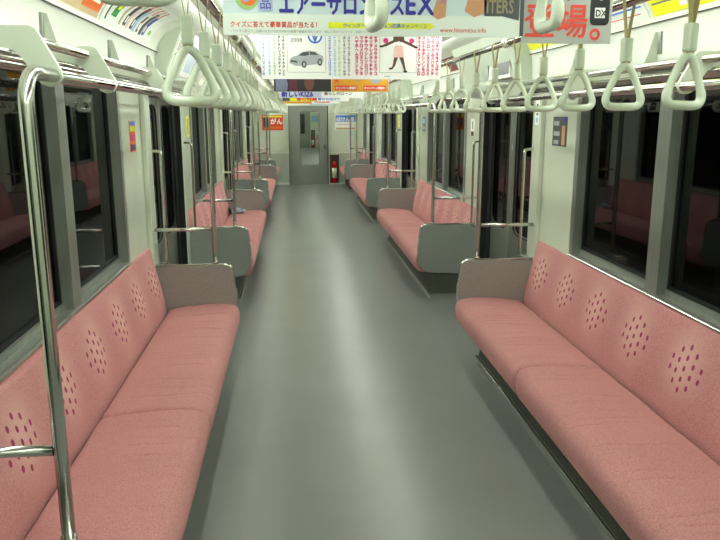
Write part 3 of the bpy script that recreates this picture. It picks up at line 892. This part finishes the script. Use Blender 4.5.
# remaining posters down the aisle
def pair_ad(y, left, right, lab):
    a = hanging_ad(y, -.517, .517, 1.868, M['white'], lab)
    poly(a, rect(-.515, -.003, 1.870, 2.22), y-.0004, left, 'left_print'); poly(a, rect(.003, .515, 1.870, 2.22), y-.0004, right, 'right_print')
    return a
a = pair_ad(6.60, flat('night', (42, 36, 40)), M['gold'], 'hanging poster, dark on its left half and orange on its right')
y = 6.598
poly(a, [(-.50, 1.875), (-.40, 1.875), (-.39, 1.93), (-.41, 2.02), (-.46, 2.05), (-.50, 2.03)], y, flat('slate', (110, 116, 140)), 'portrait')
poly(a, [(-.38, 1.875), (-.30, 1.875), (-.31, 1.96), (-.34, 2.02), (-.38, 1.97)], y-.001, flat('maroon', (90, 30, 44)), 'portrait')
poly(a, ell(-.20, 1.95, .045, .07), y-.0005, flat('umber', (110, 70, 50)), 'portrait')
for x0 in (.03, .29):
    poly(a, rect(x0, x0+.20, 1.885, 1.925), y, M['red'], 'red_band')
    text('キャンペーン実施中', x0+.006, y-.001, 1.893, .026, M['white'], a, ws=.8, name='lettering', bold=.001)
poly(a, ell(.24, 1.99, .03, .035), y, M['skin'], 'figure'); poly(a, ell(.40, 1.97, .05, .03), y, M['silver'], 'figure')
text('大', .02, y-.001, 1.945, .05, M['red'], a, name='lettering', bold=.002)
a = pair_ad(8.98, flat('mist', (200, 206, 226)), M['white'], 'white hanging poster with blue characters, fourth along the aisle')
text('新しいKIZ6', -.49, 8.977, 1.885, .085, M['navy'], a, ws=.9, bold=.004); text('暮らしのローン', .03, 8.977, 1.905, .05, M['grey_text'], a, bold=.002)
a = pair_ad(11.34, M['yellow'], M['white'], 'hanging poster with a yellow left half, fifth along the aisle')
text('春の特集', -.30, 11.337, 1.885, .08, M['red'], a, bold=.004); text('春のお出かけ', .03, 11.337, 1.89, .06, M['blue'], a, bold=.002)
poly(a, rect(-.515, -.40, 1.871, 2.2), 11.3375, M['dark_grey'], 'dark_picture')
a = pair_ad(13.70, M['gold'], M['white'], 'hanging poster with a gold left half, sixth along the aisle')
text('特別企画', .05, 13.697, 1.89, .07, M['red'], a, bold=.003)
a = pair_ad(16.06, M['white'], M['pale_blue'], 'farthest hanging poster, white and pale blue, before the end wall')

# ------------------------------------------------------------------ posters in the cove above the racks
def cove_at(t):
    n = len(COVE)-1; q = min(n-1e-6, max(0, t*n)); i = int(q); f = q-i
    a, b = Vector(COVE[i]), Vector(COVE[i+1]); return a.lerp(b, f)
def cove_patch(s, y0, y1, t0, t1, off, n=10):
    m = MB(); cen = Vector((.80, 1.90)); A = []; B = []
    inn, out = [], []
    for k in range(n+1):
        p = cove_at(t0+(t1-t0)*k/n); d = (cen-p).normalized(); inn.append(p+d*off); out.append(p+d*(off+.0012))
    m.prism([(s*p.x, p.y) for p in inn] + [(s*p.x, p.y) for p in reversed(out)], y0, y1)
    return m
def cove_ad(s, y0, y1, m, label, t1=.72):
    r = thing('cove_poster', (s*1.16, (y0+y1)/2, 2.02), label, 'poster', 'curved posters above the luggage racks')
    child(cove_patch(s, y0, y1, .13, t1+.08, .002), 'sheet', m, r); return r
def add(r, s, y0, y1, t0, t1, c, name='print', lvl=1):
    child(cove_patch(s, y0, y1, .13+t0*.9, .13+t1*.9, .002+.0022*lvl), name, M[c], r)
r = cove_ad(-1, 2.45, 3.24, M['tan'], 'orange and tan curved poster above the near left rack')
add(r, -1, 2.62, 2.72, .25, .7, 'white'); add(r, -1, 2.74, 2.82, .25, .7, 'violet'); add(r, -1, 2.86, 2.96, .2, .7, 'brown'); add(r, -1, 2.99, 3.23, .12, .72, 'orange')
add(r, -1, 3.06, 3.18, .26, .34, 'white', lvl=2); add(r, -1, 3.04, 3.16, .45, .6, 'pink', lvl=2)
r = cove_ad(-1, 3.28, 4.34, M['paper'], 'white curved poster with green block and dark figures above the near left rack')
add(r, -1, 3.34, 3.355, .08, .7, 'black'); add(r, -1, 3.42, 3.50, .2, .72, 'green'); add(r, -1, 3.44, 3.48, .34, .5, 'yellow', lvl=2)
for q, c in enumerate(('tan', 'dark_grey', 'pink', 'dark_grey', 'light_blue', 'brown', 'dark_grey', 'navy')):
    yy = 3.58+q*.072; add(r, -1, yy, yy+.03+.02*(c in ('dark_grey', 'navy')), .10+.03*(q % 2), .62-.06*(q % 3), c)
    add(r, -1, yy+.008, yy+.02, .55, .72, 'red' if q % 2 else 'tan', lvl=2)
for q in range(4): add(r, -1, 3.66+q*.14, 3.68+q*.14, .2, .34, 'white', lvl=2)
add(r, -1, 4.22, 4.27, .2, .3, 'light_green')
r = cove_ad(1, 2.05, 2.66, M['yellow'], 'yellow curved poster above the near right rack, nearest the camera', .9)
r = cove_ad(1, 2.73, 3.00, M['yellow'], 'second yellow curved poster with red print above the near right rack', .6)
add(r, 1, 2.73, 2.78, .08, .6, 'white'); add(r, 1, 2.80, 2.98, .38, .50, 'orange'); add(r, 1, 2.80, 2.98, .22, .25, 'grey_text'); add(r, 1, 2.735, 2.77, .2, .3, 'red', lvl=2)
r = cove_ad(1, 3.04, 3.46, M['paper'], 'white curved poster with blue and red lines above the near right rack', .6)
add(r, 1, 3.07, 3.42, .36, .41, 'navy'); add(r, 1, 3.07, 3.42, .25, .28, 'blue'); add(r, 1, 3.10, 3.42, .13, .15, 'red')
r = cove_ad(1, 3.98, 4.60, M['yellow'], 'third yellow curved poster behind the grey hanging poster', .5)
add(r, 1, 4.05, 4.5, .2, .28, 'red')
r = cove_ad(1, 6.27, 6.95, flat('dark_red', (120, 44, 40)), 'dark red curved poster above the second right rack', .55)
add(r, 1, 6.4, 6.7, .2, .4, 'dark_grey')
r = cove_ad(-1, 7.2, 7.8, M['pale_blue'], 'pale blue curved poster above the second left rack', .6)
add(r, -1, 7.3, 7.6, .2, .4, 'navy')

# header panels: grille on the right, framed small posters on the left
r = thing('speaker_panel', (1.12, 5.25, 1.98), 'dark grey rectangular panel above the nearest right door', 'speaker')
m = MB(); m.prism([(1.14, 1.905), (1.095, 1.912), (1.095, 2.072), (1.08, 2.077)], 4.78, 5.32); child(m, 'panel_frame', M['cowl'], r)
m = MB(); m.box(1.0905, 1.0945, 4.82, 5.20, 1.935, 2.058); child(m, 'grille', M['dark_grey'], r)
r = thing('framed_notice', (-1.07, 4.72, 2.05), 'small framed notice with grey pictures above the nearest left door', 'notice')
m = MB(); slant_panel(m, -1, 4.64, 4.98, .02, .98, .010); child(m, 'frame', M['white'], r)
m = MB(); slant_panel(m, -1, 4.68, 4.94, .50, .90, .012); child(m, 'picture', M['grey_paper'], r)
m = MB(); slant_panel(m, -1, 4.68, 4.94, .08, .44, .012); child(m, 'picture', flat('steel_blue', (110, 120, 140)), r)
r = thing('framed_notice', (-1.07, 5.4, 2.05), 'pale framed notice further along above the nearest left door', 'notice')
m = MB(); slant_panel(m, -1, 5.15, 5.75, .05, .95, .008); child(m, 'frame', M['white'], r)
m = MB(); slant_panel(m, -1, 5.2, 5.70, .15, .85, .010); child(m, 'picture', flat('ice', (196, 210, 226)), r)

# ------------------------------------------------------------------ stickers and notices on the pillars
def wall_sheet(s, y0, y1, z0, z1, base, label, bits, name='sticker', cat='sticker'):
    XX = 1.268 if abs(y0-4.66) < .01 else 1.30
    r = thing(name, (s*(XX-.0015), (y0+y1)/2, z0), label, cat)
    m = MB(); m.box(s*(XX-.0018), s*(XX-.0004), y0, y1, z0, z1); child(m, 'sheet', M[base], r)
    for (a, b, c, d, col) in bits:
        ya, yb = y0+(y1-y0)*a, y0+(y1-y0)*b; za, zb = z0+(z1-z0)*c, z0+(z1-z0)*d
        m = MB(); m.box(s*(XX-.0026), s*(XX-.0019), ya, yb, za, zb); child(m, 'print', M[col], r)
    return r
wall_sheet(-1, 4.31, 4.46, 1.455, 1.635, 'orange', 'colourful upright sticker on the pillar by the near left window',
           [(.02, .98, .85, .98, 'blue'), (.1, .9, .65, .82, 'yellow'), (.05, .95, .35, .55, 'magenta'), (.05, .5, .03, .25, 'violet'), (.55, .95, .03, .22, 'dark_grey')])
wall_sheet(1, 4.24, 4.48, 1.475, 1.655, 'dark_grey', 'dark picture sticker on the pillar by the near right window',
           [(.12, .34, .05, .7, 'skin'), (.55, .92, .70, .85, 'silver'), (.5, .92, .35, .5, 'silver'), (.55, .9, .06, .2, 'silver'), (.05, .35, .85, .97, 'navy')])
wall_sheet(1, 4.66, 4.74, 1.60, 1.76, 'white', 'narrow white notice at the edge of the nearest right door',
           [(.3, .7, .75, .85, 'black'), (.3, .7, .40, .48, 'black'), (.3, .7, .1, .3, 'light_blue')])
wall_sheet(1, 6.50, 6.64, 1.47, 1.63, 'white', 'small white and black label on the pillar beyond the nearest right door',
           [(.1, .9, .02, .28, 'black'), (.4, .6, .4, .85, 'grey_text')])
wall_sheet(-1, 6.56, 6.72, 1.47, 1.66, 'yellow', 'yellow sticker on the pillar beyond the nearest left door', [(.35, .6, .15, .85, 'grey_text')])
wall_sheet(1, 8.98, 9.18, 1.46, 1.64, 'dark_grey', 'dark blue sticker on the pillar at the end of the second right window', [(.2, .8, .55, .85, 'light_blue'), (.2, .8, .1, .35, 'silver')])
wall_sheet(1, 11.20, 11.38, 1.47, 1.66, 'yellow', 'yellow sticker on the pillar beyond the second right door', [(.35, .6, .15, .85, 'grey_text')])
wall_sheet(-1, 11.20, 11.38, 1.47, 1.66, 'white', 'white label on the pillar beyond the second left door', [(.2, .8, .1, .5, 'grey_text')])
# end wall posters
def end_poster(x0, x1, z0, z1, base, label, bits, txt, tc):
    r = thing('wall_poster', ((x0+x1)/2, YEND-.004, z0), label, 'poster')
    m = MB(); m.box(x0, x1, YEND-.006, YEND-.0006, z0, z1); child(m, 'sheet', M[base], r)
    for i, (a, b, c, d, col) in enumerate(bits):
        m = MB(); m.box(x0+(x1-x0)*a, x0+(x1-x0)*b, YEND-.0075-.0008*i, YEND-.0065-.0008*i, z0+(z1-z0)*c, z0+(z1-z0)*d); child(m, 'print', M[col], r)
    text(txt, x0+(x1-x0)*.38 if tc == 'white' and base == 'orange' else x0+(x1-x0)*.06, YEND-.013, z0+(z1-z0)*(.42 if base == 'orange' else .60), .15 if base == 'orange' else .11, M[tc], r, bold=.006)
end_poster(-1.10, -.60, 1.30, 1.66, 'orange', 'orange poster on the end wall left of the grey door',
           [(.02, .98, .02, .98, 'red'), (.05, .95, .84, .95, 'yellow'), (.1, .9, .1, .25, 'orange'), (.08, .32, .2, .8, 'dark_grey')], 'がん', 'white')
end_poster(.64, 1.15, 1.30, 1.66, 'white', 'blue and white poster on the end wall right of the grey door',
           [(.02, .98, .55, .97, 'blue'), (.1, .8, .34, .40, 'pink'), (.05, .95, .04, .16, 'tan')], 'ほけん館', 'white')

# ------------------------------------------------------------------ things left on the second left bench
m = MB(); rr = random.Random(3)
N = 9; g = {}
for i in range(N):
    for j in range(N):
        u, v = i/(N-1)-.5, j/(N-1)-.5
        z = .452 + .05*math.exp(-((u*3)**2+(v*3)**2)) + rr.uniform(0, .016)
        g[(i, j)] = m.bm.verts.new((-1.075+u*.17+rr.uniform(-.008, .008), 9.18+v*.24+rr.uniform(-.008, .008), z))
k0, k1, k2 = m.mi(M['white']), m.mi(M['blue']), m.mi(M['light_blue'])
for i in range(N-1):
    for j in range(N-1):
        f = m.bm.faces.new([g[(i, j)], g[(i+1, j)], g[(i+1, j+1)], g[(i, j+1)]]); f.material_index = (k0, k0, k1, k2)[(i*3+j*2) % 4]
r0 = list(m.bm.faces)
bmesh.ops.solidify(m.bm, geom=r0, thickness=.004)
tag(m.build('crumpled_paper', None, None, origin=(-1.075, 9.18, .448)), 'crumpled blue and white paper lying on the second left bench', 'paper')
m = MB(); m.prism([(-1.185, .447), (-1.150, .449), (-1.165, .50), (-1.19, .525)], 9.02, 9.10); 
tag(m.build('black_wallet', M['black'], None, origin=(-1.17, 9.06, .447)), 'small black object leaning on the backrest beside the crumpled paper', 'wallet')

# ------------------------------------------------------------------ fluorescent lamps on the ceiling
def lamp(x, y, L=1.20):
    r = thing('ceiling_lamp', (x, y, CZ), 'white fluorescent ceiling lamp above the hanging posters', 'lamp', 'fluorescent lamps along the ceiling')
    m = MB(); m.box(x-.05, x+.05, y-L/2, y+L/2, CZ-.022, CZ-.0005); child(m, 'housing', M['lampbase'], r)
    m = MB(); m.tube([(x, y-L/2+.02, CZ-.042), (x, y+L/2-.02, CZ-.042)], .0165, seg=10); child(m, 'tube', M['lamp'], r)
    m = MB()
    for e in (-1, 1): m.box(x-.018, x+.018, y+e*(L/2-.022), y+e*(L/2-.002), CZ-.062, CZ-.022)
    child(m, 'lamp_holder', M['lampbase'], r)
    return r
l0 = lamp(-.60, -1.3)
for s in (-1, 1):
    for k in range(15):
        y = -1.3 + 1.28*k
        if s < 0 and k == 0: continue
        if y > YEND-.7: continue
        c = copy_tree(l0); c.location = (s*.60, y, CZ)
for s in (-1, 1):
    for k in range(9):
        c = copy_tree(l0); c.location = (s*.60, Y2+.8+2.0*k, CZ); c['label'] = 'fluorescent ceiling lamp in the next carriage'; c['group'] = 'lamps of the next carriage'

# ------------------------------------------------------------------ world, camera, view
w = bpy.data.worlds.new('tunnel_dark'); sc.world = w; w.use_nodes = True
w.node_tree.nodes['Background'].inputs['Color'].default_value = (.010, .009, .009, 1)
w.node_tree.nodes['Background'].inputs['Strength'].default_value = .25
f, pitch, yaw, roll, cx, H = 709.889, .2158, .0907, -.0009, -.3444, 1.67
cd = bpy.data.cameras.new('camera'); cam = bpy.data.objects.new('camera', cd); C.objects.link(cam)
cd.sensor_width = 36; cd.lens = f/720*36; cd.clip_start = .05; cd.clip_end = 200
cp, sp, cy_, sy = math.cos(pitch), math.sin(pitch), math.cos(yaw), math.sin(yaw)
fw = Vector((sy*cp, cy_*cp, -sp)); rt = Vector((cy_, -sy, 0)); up = rt.cross(fw)
cr_, sr_ = math.cos(roll), math.sin(roll)
r2 = rt*cr_ + up*sr_; u2 = up*cr_ - rt*sr_
cam.matrix_world = Matrix(((r2.x, u2.x, -fw.x, cx), (r2.y, u2.y, -fw.y, 0), (r2.z, u2.z, -fw.z, H), (0, 0, 0, 1)))
sc.camera = cam
vs = sc.view_settings
vs.view_transform = 'Standard'; vs.look = 'None'; vs.gamma = 1.0; vs.use_curve_mapping = False
vs.exposure = 1.0
